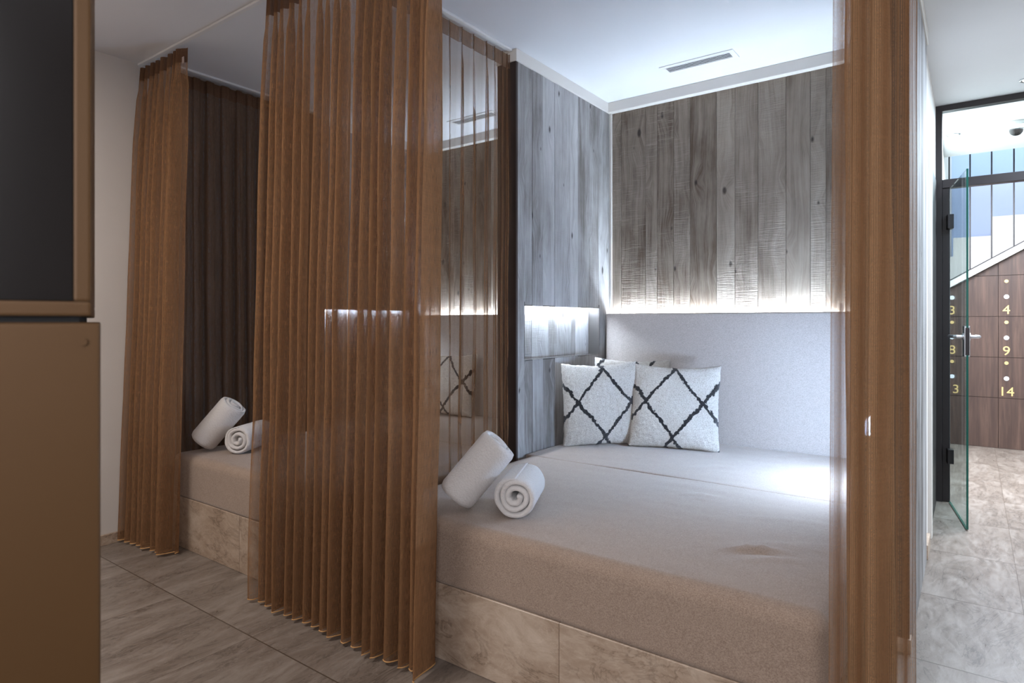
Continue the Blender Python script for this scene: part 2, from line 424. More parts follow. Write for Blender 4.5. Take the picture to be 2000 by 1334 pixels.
WL = [0.135, 0.10, 0.12, 0.16, 0.09, 0.14]
NICHE = (2.64, 3.437, 0.95, 1.232)

def board_wall(name, x0, x1, inner_mat, outer_mat, lab, out_to=None, niche_left=True, niche_right=False):
    root = bpy.data.objects.new(name, None); C.objects.link(root); struct(root, lab)
    core = bmesh.new(); c0, c1 = x0+0.012, x1-0.012
    # core leaves room for the niche, which opens towards +x on the x1 face
    if x1-x0 > 0.05:
        box(core, c0, YN+0.004, 0, c1-0.072 if niche_left else c1, YW, H-0.065)
        if niche_left:
            box(core, c1-0.072, YN+0.004, 0, c1, NICHE[0]-0.004, H-0.065); box(core, c1-0.072, NICHE[1]+0.004, 0, c1, YW, H-0.065)
            box(core, c1-0.072, NICHE[0]-0.004, 0, c1, NICHE[1]+0.004, NICHE[2]-0.004); box(core, c1-0.072, NICHE[0]-0.004, NICHE[3]+0.02, c1, NICHE[1]+0.004, H-0.065)
    mesh_obj('core', core, M['endgrain'], root)
    mesh_obj('end_board', B(x0+0.001, YN-0.012, 0, x1-0.001, YN+0.004, ZW-0.001), M['endgrain'], root)['label'] = 'dark stained end board'
    return root
# walls of boards: left of the near bay, right of the near bay, left of the far bay
def bay_wall(name, x0, x1, lab, both=True, niche=True):
    r = board_wall(name, x0, x1, None, None, lab, niche_left=niche)
    mesh_obj('board_face', boards(bmesh.new(), 'x', YN, YW, x1, -0.012, 0.0, ZW, WL, hole=NICHE if niche else None), M['wood_left'], r)
    if both: mesh_obj('board_face', boards(bmesh.new(), 'x', YN, YW-0.01, x0, 0.012, 0.0, ZW, WL[::-1]), M['wood_left'], r)
    if niche:
        # back of the recess in rough boards, dark lining round it
        nb = boards(bmesh.new(), 'x', NICHE[0], NICHE[1], x1-0.074, -0.008, NICHE[2], NICHE[3]+0.018, [0.05, 0.12, 0.17, 0.11, 0.14])
        mesh_obj('recess_back', nb, M['wood_left'], r)
        ln = bmesh.new(); y0, y1, z0, z1 = NICHE
        box(ln, x1-0.072, y1-0.001, z0, x1-0.001, y1+0.004, z1+0.02)
        box(ln, x1-0.072, y0-0.004, z0, x1-0.001, y0+0.001, z1+0.02)
        box(ln, x1-0.072, y0, z0-0.004, x1-0.001, y1, z0+0.001)
        box(ln, x1-0.044, y0, z1, x1-0.001, y1, z1+0.004)
        mesh_obj('recess_lining', ln, M['niche'], r)['label'] = 'dark grey metal lining of the recess'
        mesh_obj('light_strip', B(x1-0.060, y0+0.01, z1+0.008, x1-0.048, y1-0.01, z1+0.014), M['led_niche'], r)['label'] = 'cool white light strip in the recess'
    tr = bmesh.new(); box(tr, x0-0.004, YN-0.016, ZW, x1+0.006, YW, H-0.0005, bev=0.002, seg=1)
    mesh_obj('head_trim', tr, M['trim'], r)['label'] = 'off-white band under the ceiling'
    return r
bay_wall('wall_middle', XL1-0.12, XL1, 'weathered grey board wall between the two beds with a lit recess')
bay_wall('wall_outer', XL2-0.09, XL2, 'weathered board wall at the far left bed with a lit recess', both=False)
rr = bay_wall('wall_passage_side', XR1, XP, 'weathered grey board wall dividing the near bed from the passage', niche=False)
mesh_obj('skirting', B(XP-0.05, YN-0.02, 0, XP+0.004, YN+0.03, 0.05, bev=0.003), M['plinth'], rr)

def back_boards(name, x0, x1, lab):
    r = mesh_obj(name, boards(bmesh.new(), 'y', x0, x1, YW, 0.022, 0.0, ZW, WB), M['wood']); struct(r, lab)
    t = bmesh.new(); box(t, x0, 3.545, ZW, x1, YW+0.02, H-0.0005, bev=0.002, seg=1)
    struct(mesh_obj('trim_1', t, M['trim'])); 
    c = bmesh.new(); box(c, x0, YW-0.012, 1.0, x0+0.014, YW, ZW)
    struct(mesh_obj('trim_2', c, M['trim']))
back_boards('wall_boards_near', XL1, XR1, 'weathered brown board wall behind the near bed')
back_boards('wall_boards_far', XL2, XR2, 'weathered brown board wall behind the far bed')

# skirtings and the side door in the passage
struct(mesh_obj('baseboard_left', B(-3.60, -2.2, 0, -3.586, 3.0, 0.055, bev=0.002, seg=1), M['plinth']), 'stone skirting on the left wall')
struct(mesh_obj('baseboard_passage', B(-0.19, 3.62, 0, -0.172, 3.84, 0.07, bev=0.002, seg=1), M['plinth']))
d1 = bpy.data.objects.new('door_2', None); C.objects.link(d1); struct(d1, 'dark door with pale trim in the passage wall')
mesh_obj('panel', B(-0.21, 4.06, 0.0, -0.185, 4.80, 2.045), M['black'], d1)
tb = bmesh.new(); box(tb, -0.25, 3.98, 0, -0.172, 4.05, 2.06, bev=0.002, seg=1)
mesh_obj('door_trim', tb, M['trim'], d1)

# glazed partition with transom at the end of the passage
YG = 4.88
wg = bpy.data.objects.new('window_1', None); C.objects.link(wg); struct(wg, 'black framed glazing with fanlight at the end of the passage')
gb = bmesh.new()
box(gb, -0.19, YG-0.03, 0, -0.155, YG+0.03, H-0.035, bev=0.002, seg=1)
box(gb, 0.80, YG-0.03, 0, 0.85, YG+0.03, H-0.035, bev=0.002, seg=1)
box(gb, -0.19, YG-0.03, H-0.038, 2.2, YG+0.03, H-0.001, bev=0.002, seg=1)
box(gb, -0.155, YG-0.03, 2.0, 2.2, YG+0.03, 2.055, bev=0.002, seg=1)
mesh_obj('frame', gb, M['black'], wg)
mesh_obj('door_post', B(-0.155, YG-0.02, 0, -0.115, YG+0.05, 2.0, bev=0.002, seg=1), M['black'], wg)
pb = bmesh.new(); box(pb, -0.155, YG-0.004, 2.055, 2.2, YG+0.004, H-0.038); mesh_obj('fanlight_pane', pb, M['glass'], wg)
pb = bmesh.new(); box(pb, 0.85, YG-0.004, 0.0, 2.2, YG+0.004, 2.0); mesh_obj('side_pane', pb, M['glass'], wg)

# ------------------------------------------------------------------ beds
def rounded(bm, x0, y0, z0, x1, y1, z1, r, step=0.03, f=None, rt=None):
    """box with all edges rounded, dense grid so the cloth can dip and crease"""
    n = [max(2, int(round((b-a)/step))) for a, b in ((x0, x1), (y0, y1), (z0, z1))]
    lo = Vector((x0, y0, z0)); hi = Vector((x1, y1, z1)); cache = {}
    def lin_pts(a, b, k):
        # finer near the ends for the rounding
        base = [a+(b-a)*i/k for i in range(k+1)]
        ex = [a+r*q for q in (0.15, 0.4, 0.7, 1.0)] + [b-r*q for q in (0.15, 0.4, 0.7, 1.0)]
        return sorted(set(round(v, 5) for v in base+ex))
    L = [lin_pts(lo[i], hi[i], n[i]) for i in range(3)]
    def vert(i, j, k):
        key = (i, j, k)
        if key in cache: return cache[key]
        p = Vector((L[0][i], L[1][j], L[2][k]))
        q = Vector([min(max(p[a], lo[a]+r), hi[a]-r) for a in range(3)])
        d = p-q
        if d.length > 1e-7: p = q + d.normalized()*r
        if f: p = f(p)
        cache[key] = bm.verts.new(p); return cache[key]
    X, Y, Z = len(L[0])-1, len(L[1])-1, len(L[2])-1
    for i in range(X):
        for j in range(Y):
            bm.faces.new((vert(i, j, 0), vert(i, j+1, 0), vert(i+1, j+1, 0), vert(i+1, j, 0)))
            bm.faces.new((vert(i, j, Z), vert(i+1, j, Z), vert(i+1, j+1, Z), vert(i, j+1, Z)))
    for i in range(X):
        for k in range(Z):
            bm.faces.new((vert(i, 0, k), vert(i+1, 0, k), vert(i+1, 0, k+1), vert(i, 0, k+1)))
            bm.faces.new((vert(i, Y, k), vert(i, Y, k+1), vert(i+1, Y, k+1), vert(i+1, Y, k)))
    for j in range(Y):
        for k in range(Z):
            bm.faces.new((vert(0, j, k), vert(0, j, k+1), vert(0, j+1, k+1), vert(0, j+1, k)))
            bm.faces.new((vert(X, j, k), vert(X, j+1, k), vert(X, j+1, k+1), vert(X, j, k+1)))
    return bm

def creased(seed, creases=(), lim=True):
    def f(p):
        q = p.copy()
        if p.z > ZM-0.03:
            e = min(1, max(0, (p.z-(ZM-0.03))/0.03))
            q.z += e*(0.0035*noise.noise(Vector((p.x*2.2, p.y*2.2, seed))) + 0.0012*noise.noise(Vector((p.x*5, p.y*16, seed+4))))
            for (cx, cy, ang, ln, wd, hgt) in creases:
                dx, dy = p.x-cx, p.y-cy
                a = dx*math.cos(ang)+dy*math.sin(ang); b = -dx*math.sin(ang)+dy*math.cos(ang) + 0.25*a*a/ln
                q.z += 1.8*e*hgt*math.exp(-(a/ln)**2)*math.exp(-(b/wd)**2)
        if p.z < ZP+0.2:
            q.z = max(q.z, ZP+0.001)
            q.y += 0.003*min(1, max(0, (YSEAM-0.1-p.y)/0.1))*noise.noise(Vector((p.x*2.5, p.z*6, seed+9)))
        q.y = min(q.y, YSEAM-0.0006) if p.y < YSEAM+0.04 and lim else q.y
        return q
    return f
CR = [(-0.52, 1.95, 0.45, 0.09, 0.010, 0.0075), (-0.50, 1.925, 0.5, 0.08, 0.011, -0.005), (-0.44, 1.90, 0.5, 0.10, 0.008, 0.004), (-0.45, 2.02, 0.3, 0.2, 0.010, 0.0025),
      (-0.38, 2.08, 0.3, 0.2, 0.010, 0.0025), (-0.86, 2.42, 0.3, 0.06, 0.009, 0.004), (-0.84, 2.38, 0.25, 0.05, 0.009, 0.003), (-0.5, 2.3, 0.2, 0.2, 0.015, 0.0015),
      (-1.0, 2.9, 0.9, 0.12, 0.02, 0.002), (-0.62, 3.36, 1.2, 0.08, 0.012, 0.004), (-0.75, 3.38, 1.0, 0.08, 0.012, 0.003), (-0.5, 3.2, 0.6, 0.2, 0.03, 0.003)]
YSEAM = 2.63
def bed(x0, x1, x0b, lab_front, lab_back, lab_plinth, lab_rest, cr, seed, xl_rest, xr_rest, px0=None):
    tag(mesh_obj('bed_plinth', B(px0 if px0 is not None else x0, YF, 0, x1, YW-0.07, ZP, bev=0.002, seg=1), M['plinth']), lab_plinth, 'bed base')
    def hug(fn):
        return fn
    m1 = thing('mattress', lab_front, 'mattress', (0, 0, 0))
    mesh_obj('cover', rounded(bmesh.new(), x0, YF+0.002, ZP-0.028, x1, YSEAM+0.034, ZM, 0.042, step=0.022, f=creased(seed, cr)), M['mattress'], m1, smooth=True)
    m2 = thing('mattress', lab_back, 'mattress', (0, 0, 0))
    mesh_obj('cover', rounded(bmesh.new(), x0b, YSEAM+0.001, ZP+0.001, x1, YW-0.075, ZM-0.001, 0.012, step=0.03, f=creased(seed+3, cr, False)), M['mattress'], m2, smooth=True)
    # upholstered back
    tag(mesh_obj('backrest', rounded(bmesh.new(), xl_rest, YW-0.073, ZP+0.003, xr_rest, YW-0.032, 1.20, 0.012, step=0.08), M['backrest'], smooth=True), lab_rest, 'headboard')
    s = tag(mesh_obj('cove_light', B(xl_rest+0.02, YW-0.026, 1.160, xr_rest-0.02, YW-0.006, 1.168), M['led']), '%s cool white light strip hidden behind the backrest' % ('near bed,' if x0 > -1.9 else 'far bed,'), 'light strip')
    return s
bed(XL1+0.03, -0.262, XL1+0.006, 'greige front mattress of the near bed, large and lightly creased', 'greige rear mattress of the near bed under the patterned cushions',
    'beige marbled stone plinth under the near bed', 'pale upholstered backrest behind the near bed', CR, 1.0, XL1+0.004, XR1-0.004)
bed(-3.36, XR2-0.02, XL2+0.006, 'greige front mattress of the far bed seen between the curtains', 'greige rear mattress of the far bed behind the sheer side curtain',
    'beige marbled stone plinth under the far bed on the left', 'pale upholstered backrest behind the far bed', [], 7.0, XL2+0.004, XR2-0.004, px0=-3.38)

# reading lamp on the passage side wall of the near bed: a cool light strip under a slim shelf
def side_light(x, lab):
    t = thing('wall_light', lab, 'wall lamp', (x, 2.90, 0.72))
    mesh_obj('housing', B(-0.010, -0.22, -0.012, -0.001, 0.22, 0.067, bev=0.003), M['rail'], t)
    mesh_obj('diffuser', B(-0.034, -0.20, 0.0, -0.0105, 0.20, 0.055, bev=0.006), M['led_cool'], t)
    return t
side_light(XR1, 'slim wall lamp giving cool blue-white light on the right board wall of the near bed')

# ------------------------------------------------------------------ cushions
def cushion(name, lab, mat, loc, yaw, lean, roll=0.0, w=0.47, h=0.455, t=0.13, seed=0):
    bm = bmesh.new(); N = 72; gr = {}
    for side in (1, -1):
        for i in range(N+1):
            for j in range(N+1):
                u = -1+2*i/N; v = -1+2*j/N
                edge = i in (0, N) or j in (0, N)
                if side == -1 and edge: gr[(side, i, j)] = gr[(1, i, j)]; continue
                th = t/2*((1-abs(u)**2.6)*(1-abs(v)**2.6))**0.45
                pin = 1-0.045*(1-v*v)*abs(u)**3; pin2 = 1-0.04*(1-u*u)*abs(v)**3
                x = u*w/2*pin; z = v*h/2*pin2 + h/2
                y = -side*th
                nn = noise.noise(Vector((x*9, z*9, seed+side*3)))*0.010 + noise.noise(Vector((x*60, z*60, seed+side)))*0.0045
                e = 1.0 if not edge else 0.35
                sagz = -0.012*(1-u*u)*(1 if v > 0 else 0)*v
                # belly sags to the bottom
                y *= 1+0.25*(-v)*(1-v*v)
                p = Vector((x + (noise.noise(Vector((x*45, z*45, seed+7)))*0.004 if edge else 0), y - side*nn*e, z + sagz + (noise.noise(Vector((x*45, z*45, seed+17)))*0.004 if edge else 0)))
                gr[(side, i, j)] = bm.verts.new(p)
    for side in (1, -1):
        for i in range(N):
            for j in range(N):
                bm.faces.new([gr[(side, a, b)] for a, b in ((i, j), (i+1, j), (i+1, j+1), (i, j+1))])
    o = mesh_obj(name, bm, mat, smooth=True)
    o.location = loc
    o.rotation_euler = (Matrix.Rotation(yaw, 3, 'Z') @ Matrix.Rotation(-lean, 3, 'X') @ Matrix.Rotation(roll, 3, 'Y')).to_euler()
    tag(o, lab, 'cushion', 'diamond patterned boucle cushions'); return o
cushion('cushion', 'cream boucle cushion with black diamond lines, rightmost of three on the near bed', M['pillow_b'], (-1.287, 3.200, ZM-0.003), R(17), R(13), 0.015, w=0.475, h=0.46, seed=1)
cushion('cushion', 'cream boucle cushion with black diamond lines leaning in front by the left board wall', M['pillow_a'], (-1.648, 3.075, ZM-0.003), R(44), R(3), -0.02, w=0.43, h=0.46, seed=5)
cushion('cushion', 'cream boucle cushion mostly hidden behind the two front ones in the corner', M['pillow_c'], (-1.600, 3.345, ZM-0.002), R(26), R(6), 0.02, w=0.44, h=0.470, seed=9)
cushion('cushion', 'cream cushion with dark diamond lines on the far bed seen through the sheer side curtain', M['pillow_b'], (-3.06, 3.36, ZM+0.004), R(6), R(9), 0.0, w=0.45, h=0.45, seed=12)

# ------------------------------------------------------------------ towels
def towel(lab, loc, axis, r=0.083, L=0.27, twist=0.0, squash=1.0, seed=0, group=None, turns=2.9):
    """a terry towel rolled up: spiral cloth with thickness, made along local +Z then turned to axis"""
    bm = bmesh.new(); T = 0.026; r0 = 0.012; n = 150; rows = 16
    pitch = (r-r0)/turns
    def prof(s, side):
        a = 2*math.pi*turns*s; rad = r0 + pitch*turns*s
        rad += 0.0030*noise.noise(Vector((math.cos(a)*1.5, math.sin(a)*1.5, seed+s*6)))
        th = min(T, pitch*0.96)/2
        if s > 0.9: rad -= 0.012*((s-0.9)/0.1)
        if s > 0.95: th *= max(0.2, (1-s)/0.05)
        if s < 0.03: th *= max(0.3, s/0.03)
        rad += th*side
        return rad*math.cos(a+twist), rad*math.sin(a+twist)*squash
    rings = []
    for k in range(rows+1):
        t = k/rows; z = L*t; ring = []
        endr = 1.0
        for side, rngs in ((1, range(n+1)), (-1, range(n, -1, -1))):
            for i in rngs:
                s = i/n; th = side
                ed = min(t, 1-t)*L
                sh = 1.0 if ed > 0.006 else 0.55
                x, y = prof(s, side*sh)
                # each turn ends at its own depth, so the end face is uneven
                dz = 0.009*noise.noise(Vector((s*9, seed, 3.1 if t < .5 else 8.2))) + 0.012*(0.5-s)*0.6
                lift = dz*(1 if t < .5 else -1)*max(0, 1-ed/0.05)
                j = 0.0016*noise.noise(Vector((x*70, y*70, z*70+seed)))
                ring.append(bm.verts.new((x*(1+j*8), y*(1+j*8), z-lift)))
        rings.append(ring)
    m = len(rings[0])
    for k in range(rows):
        for i in range(m):
            bm.faces.new((rings[k][i], rings[k][(i+1) % m], rings[k+1][(i+1) % m], rings[k+1][i]))
    for ring, fl_ in ((rings[0], True), (rings[-1], False)):
        for i in range(n):
            q = (ring[i], ring[i+1], ring[m-2-i], ring[m-1-i])
            bm.faces.new(q)
    # cloth swallowed in the middle: soft filling turn so no light leaks through the eye
    q = Vector(axis).normalized().to_track_quat('Z', 'Y').to_matrix().to_4x4()
    o = mesh_obj('rolled_towel', bm, M['towel'], smooth=True)
    o.matrix_world = Matrix.Translation(loc) @ q
    tag(o, lab, 'towel', group); return o
def towel_pair(dx, dy, who, sd, yaw=0.0):
    g = 'rolled white towels on the %s bed' % who
    Rz = Matrix.Rotation(yaw, 3, 'Z'); c = Vector((-1.40, 1.80, 0))
    def P(p): return c + Rz @ (Vector(p)-c) + Vector((dx, dy, 0))
    # the lying roll, its end towards the camera
    towel('white towel rolled up, lying flat on the %s bed with its spiral end showing' % who, P((-1.262, 1.735, ZM+0.075)), Rz @ Vector((-0.42, 0.90, 0.0)), r=0.0735, L=0.27, twist=2.2, seed=sd, group=g)
    towel('white towel rolled up, propped at a slant against the lying roll on the %s bed' % who, P((-1.507, 1.700, ZM+0.052)), Rz @ Vector((0.47, 0.35, 0.70)), r=0.072, L=0.255, twist=0.6, seed=sd+4, group=g)
towel_pair(0, 0, 'near', 1)
towel_pair(-1.765, 0.0, 'far', 11, yaw=0.08)

# ------------------------------------------------------------------ curtains
def curtain(lab, top, bot, n, amp, mat, tape, z0=0.015, z1=2.495, omega=0.28, seed=0, hem=True, rows=46, fine=False, bunch=1.0, drop=None, group=None, push=None, label_at=None):
    """cloth hanging in folds from a rail: top / bot are polylines of the rail and of where the cloth stands on the floor"""
    rng = random.Random(seed)
    def walk(pts):
        P = [Vector((p[0], p[1], 0)) for p in pts]; L = [0]
        for a, b in zip(P[:-1], P[1:]): L.append(L[-1]+(b-a).length)
        def at(t):
            d = t*L[-1]
            for i in range(len(P)-1):
                if d <= L[i+1]+1e-9 or i == len(P)-2:
                    s = (d-L[i])/max(1e-9, L[i+1]-L[i]); tg = (P[i+1]-P[i]).normalized()
                    return P[i].lerp(P[i+1], s), tg
        return at, L[-1]
    at0, l0 = walk(top); at1, l1 = walk(bot)
    per = 14; cols = n*per
    wv = [rng.uniform(-0.5, 0.5) for _ in range(n+2)]; am = [rng.uniform(0.5, 1.25) for _ in range(n+2)]
    dr = [rng.uniform(-0.35, 0.35) for _ in range(n+2)]
    def lerpl(a, x):
        i = min(len(a)-2, int(x)); f = x-i; f = f*f*(3-2*f); return a[i]*(1-f)+a[i+1]*f
    z_tape = z1-0.07
    def point(c, z):
        t = c/cols; k = t*n
        s = (z1-z)/(z1-z0)
        e = s**0.9
        tb_ = 1-(1-t)**bunch
        p0, tg0 = at0(tb_); p1, tg1 = at1(tb_)
        p = p0.lerp(p1, e); tg = tg0.lerp(tg1, e).normalized(); nr = Vector((tg.y, -tg.x, 0))
        L = l0*(1-e)+l1*e
        A = amp*lerpl(am, k)*(0.6+0.4*min(1, s*6))*(0.85+0.3*s)
        if s < 0.05: A *= 0.75
        ph = 2*math.pi*(k + lerpl(wv, k)*0.5 + lerpl(dr, k)*(s-0.3)*0.5 + 0.10*noise.noise(Vector((k*0.8, z*1.3, seed))))
        if fine:
            q = math.cos(ph/1.0); pul = max(0, q)**7
            off = A*(pul*1.6-0.3); tan = -L/n*omega*math.sin(ph)*pul
        else:
            off = A*math.sin(ph) + A*0.25*math.sin(2*ph+lerpl(dr, k)*6)
            tan = L/n*omega*math.sin(2*ph)*-1
        off += 0.006*noise.noise(Vector((t*L*9, z*2.0, seed+5)))*min(1, s*4)
        p = p + nr*off + tg*tan
        if push: p = push(p, z)
        return Vector((p.x, p.y, z))
    root = thing('curtain', lab, 'curtain', (top[0][0], top[0][1], 0), group=group)
    inv = Matrix.Translation((-top[0][0], -top[0][1], 0))
    def sheet(name, za, zb, nr_, m):
        bm = bmesh.new(); uvl = bm.loops.layers.uv.new('uv'); V = []; U = []
        for r in range(nr_+1):
            z = za+(zb-za)*r/nr_; row = [bm.verts.new(point(c, z)) for c in range(cols+1)]; V.append(row)
        u = [0.0]
        mid = V[len(V)//2]
        for c in range(cols): u.append(u[-1]+(mid[c+1].co-mid[c].co).length)
        for r in range(nr_):
            for c in range(cols):
                f = bm.faces.new((V[r][c], V[r][c+1], V[r+1][c+1], V[r+1][c]))
                for lp, (cc, rr_) in zip(f.loops, ((c, r), (c+1, r), (c+1, r+1), (c, r+1))):
                    lp[uvl].uv = (u[cc], za+(zb-za)*rr_/nr_)
        local(bm, inv)
        return mesh_obj(name, bm, m, root, smooth=True, recalc=False)
    sheet('drape', z0, z_tape, rows, mat)
    sheet('heading_tape', z_tape, z1, 4, tape)
    if hem:
        bm = bmesh.new(); tube(bm, [point(c, z0) for c in range(0, cols+1, 1)], 0.0022, 6); local(bm, inv)
        mesh_obj('hem', bm, M['hem'], root, smooth=True)['label'] = 'thin golden hem cord'
    if label_at is not None:
        c = int(label_at*cols); p = point(c, z1-0.06)+Vector((0.0, -0.004, 0))
        bm = B(p.x-0.012, p.y-0.0015, p.z-0.016, p.x+0.012, p.y, p.z+0.016); local(bm, inv)
        mesh_obj('care_tag', bm, M['label'], root)
    return root
curtain('bronze curtain gathered against the far left wall at the front of the far bed', [(-3.57, YT), (-3.105, YT)], [(-3.59, 1.45), (-3.145, 1.48)], 8, 0.030, M['sheer_big'], M['tape'], seed=3, omega=0.07, label_at=0.97)
curtain('dark brown curtain drawn along the left side inside the far bed', [(-3.455, 1.64), (-3.455, 2.55)], [(-3.44, 1.64), (-3.44, 2.55)], 11, 0.020, M['sheer_dark'], M['tape'], seed=4, omega=0.12)
def push(p, z):
    if z < ZM+0.12: p = Vector((p.x, min(p.y, YF-0.012), 0))
    return p
curtain('wide bronze curtain in many folds hanging between the two beds', [(-2.385, YT-0.01), (-1.405, YT-0.01)], [(-2.39, 1.46), (-1.415, 1.475)], 17, 0.042, M['sheer_big'], M['tape'], seed=11, omega=0.07, push=push)
curtain('very sheer bronze curtain drawn along the near bed towards the middle board wall', [(-1.885, 1.60), (-1.885, 2.30), (-1.885, 2.535)], [(-1.905, 1.60), (-1.905, 2.30), (-1.905, 2.54)], 11, 0.020, M['sheer_fine'], M['tape_fine'], seed=21, omega=0.30, fine=True, bunch=1.6, hem=False)
curtain('bronze curtain bunched at the right front corner of the near bed', [(-0.240, YT), (-0.086, YT)], [(-0.250, 1.50), (-0.092, 1.50)], 4, 0.020, M['sheer_near'], M['tape'], seed=33, omega=0.05, push=push)
curtain('bronze curtain gathered along the right side of the near bed before the passage wall', [(-0.235, 1.62), (-0.235, 2.50)], [(-0.225, 1.62), (-0.225, 2.50)], 9, 0.022, M['sheer_near'], M['tape'], seed=37, omega=0.07, hem=False)

# curtain rails
def rail(lab, x0, y0, x1, y1):
    bm = bmesh.new(); box(bm, x0, y0, H-0.012, x1, y1, H-0.0005, bev=0.002, seg=1)
    t = tag(mesh_obj('curtain_rail', bm, M['rail']), lab, 'curtain rail'); return t
rail('long white curtain rail running along the fronts of both beds', -3.597, YT-0.011, 0.25, YT+0.011)
rail('white curtain rail along the left side of the far bed', -3.466, YT+0.013, -3.444, YN-0.02)
rail('white curtain rail between the two beds leading to the middle board wall', -1.896, YT+0.013, -1.874, YN-0.02)
rail('white curtain rail along the right side of the near bed', -0.246, YT+0.013, -0.224, YN-0.02)

# ------------------------------------------------------------------ ceiling vents and lamps
def vent(x0, y0, lab):
    w_, d_ = 0.395, 0.118
    t = thing('ceiling_vent', lab, 'air vent', (x0, y0, H))
    bm = bmesh.new()
    box(bm, 0, 0, -0.005, w_, 0.026, -0.0005, bev=0.001, seg=1); box(bm, 0, d_-0.026, -0.005, w_, d_, -0.0005, bev=0.001, seg=1)
    box(bm, 0, 0.026, -0.005, 0.026, d_-0.026, -0.0005); box(bm, w_-0.026, 0.026, -0.005, w_, d_-0.026, -0.0005)
    mesh_obj('frame', bm, M['rail'], t)
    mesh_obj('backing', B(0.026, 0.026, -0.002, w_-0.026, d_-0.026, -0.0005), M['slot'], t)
    for k in range(4):
        y = 0.034+k*0.0165
        b = B(0.026, y-0.0022, -0.0045, w_-0.026, y+0.0022, -0.0022, bev=0.0008, seg=1)
        mesh_obj('slat', b, M['rail'], t)
    return t
vent(-1.372, 3.214, 'white slotted air vent in the ceiling over the near bed')
vent(-2.92, 3.214, 'white slotted air vent in the ceiling over the far bed, seen through the sheer curtain')
def downlight(x, y, z, lab):
    t = thing('downlight', lab, 'ceiling lamp', (x, y, z))
    mesh_obj('ring', lathe(bmesh.new(), [(0.030, -0.0005), (0.046, -0.0005), (0.045, -0.005), (0.036, -0.006), (0.033, -0.003)], (0, 0, 0)), M['steel'], t, smooth=True)
    mesh_obj('lens', lathe(bmesh.new(), [(0.030, -0.0008), (0.031, -0.004), (0.001, -0.0045)], (0, 0, 0)), M['lamp'], t, smooth=True)
    d = bpy.data.lights.new('downlight_bulb', 'SPOT'); d.energy = 12; d.spot_size = R(110); d.spot_blend = 0.8; d.shadow_soft_size = 0.03; d.color = (1, 0.95, 0.88)
    o = bpy.data.objects.new('downlight_bulb', d); C.objects.link(o); o.parent = t; o.location = (0, 0, -0.012)
downlight(-0.115, 5.66, H, 'round recessed spotlight in the hall ceiling beyond the glass door')
downlight(0.262, 4.62, H, 'recessed spotlight cut by the right edge of the photo, before the glazing')
t = thing('security_camera', 'white dome security camera with dark lens under the hall ceiling', 'camera', (0.245, 5.57, H))
mesh_obj('housing', lathe(bmesh.new(), [(0.070, -0.0005), (0.074, -0.010), (0.074, -0.034), (0.066, -0.046), (0.046, -0.050)], (0, 0, 0)), M['rail'], t, smooth=True)
mesh_obj('dome', lathe(bmesh.new(), [(0.045, -0.048)]+[(0.044*math.cos(a), -0.048-0.044*math.sin(a)) for a in [R(k*10) for k in range(1, 9)]], (0, 0, 0)), M['darkglass'], t, smooth=True)

# ------------------------------------------------------------------ glass door leaf
hx, hy = -0.118, 4.86; fx, fy = -0.022, 4.255
dl = bpy.data.objects.new('door_1', None); C.objects.link(dl); struct(dl, 'frameless glass door standing open in the passage')
dl.location = (hx, hy, 0); W = math.hypot(fx-hx, fy-hy); dl.rotation_euler = (0, 0, math.atan2(fy-hy, fx-hx))
mesh_obj('glass_leaf', B(0.012, -0.004, 0.008, W-0.0015, 0.004, 1.99), M['glass'], dl)['label'] = 'clear glass leaf'
mesh_obj('leaf_edge', B(W-0.0015, -0.005, 0.008, W+0.0005, 0.005, 1.99), M['edge'], dl)['label'] = 'green polished glass edge'
mesh_obj('leaf_edge', B(0.012, -0.005, 0.0065, W, 0.005, 0.0082), M['edge'], dl)['label'] = 'green polished glass edge'
for z in (0.30, 1.78):
    hb = bmesh.new(); box(hb, -0.012, -0.016, z-0.045, 0.060, 0.016, z+0.045, bev=0.003)
    mesh_obj('hinge', hb, M['dsteel'], dl)
hb = bmesh.new(); box(hb, W-0.062, -0.013, 0.955, W-0.002, 0.013, 1.125, bev=0.003)
lk = mesh_obj('lock_case', hb, M['steel'], dl)
lb = bmesh.new(); box(lb, W-0.003, -0.009, 0.965, W+0.0008, 0.009, 1.115)
box(lb, W+0.0005, -0.006, 1.07, W+0.006, 0.006, 1.092); 
mesh_obj('latch', lb, M['dsteel'], lk)
for sgn in (-1, 1):
    hb = bmesh.new()
    pts = [(W-0.032, sgn*0.012, 1.066), (W-0.032, sgn*0.045, 1.066), (W-0.036, sgn*0.055, 1.066), (W-0.046, sgn*0.060, 1.066), (W-0.150, sgn*0.062, 1.066)]
    tube(hb, pts, 0.0095, 12); cyl(hb, (W-0.032, sgn*0.011, 1.066), (W-0.032, sgn*0.018, 1.066), 0.02)
    mesh_obj('door_handle', hb, M['steel'], lk, smooth=False)

# ------------------------------------------------------------------ lockers under the stair
YL = 7.2
def zl(x): return 1.546+0.608*(x+0.05)-0.01
def clip(poly):
    out = []
    for i in range(len(poly)):
        a, b = poly[i], poly[(i+1) % len(poly)]
        da, db = zl(a[0])-a[1], zl(b[0])-b[1]
        if da >= 0: out.append(a)
        if (da >= 0) != (db >= 0):
            s = da/(da-db); out.append((a[0]+(b[0]-a[0])*s, a[1]+(b[1]-a[1])*s))
    return out
def text_mesh(body, size, depth):
    c = bpy.data.curves.new('digits', 'FONT'); c.body = body; c.size = size; c.extrude = depth; c.align_x = 'CENTER'
    o = bpy.data.objects.new('digits', c); C.objects.link(o)
    me = bpy.data.meshes.new_from_object(o.evaluated_get(bpy.context.evaluated_depsgraph_get()))
    bpy.data.objects.remove(o); me.name = 'number'; return me
RZ = [0.457, 0.825, 1.196, 1.568]
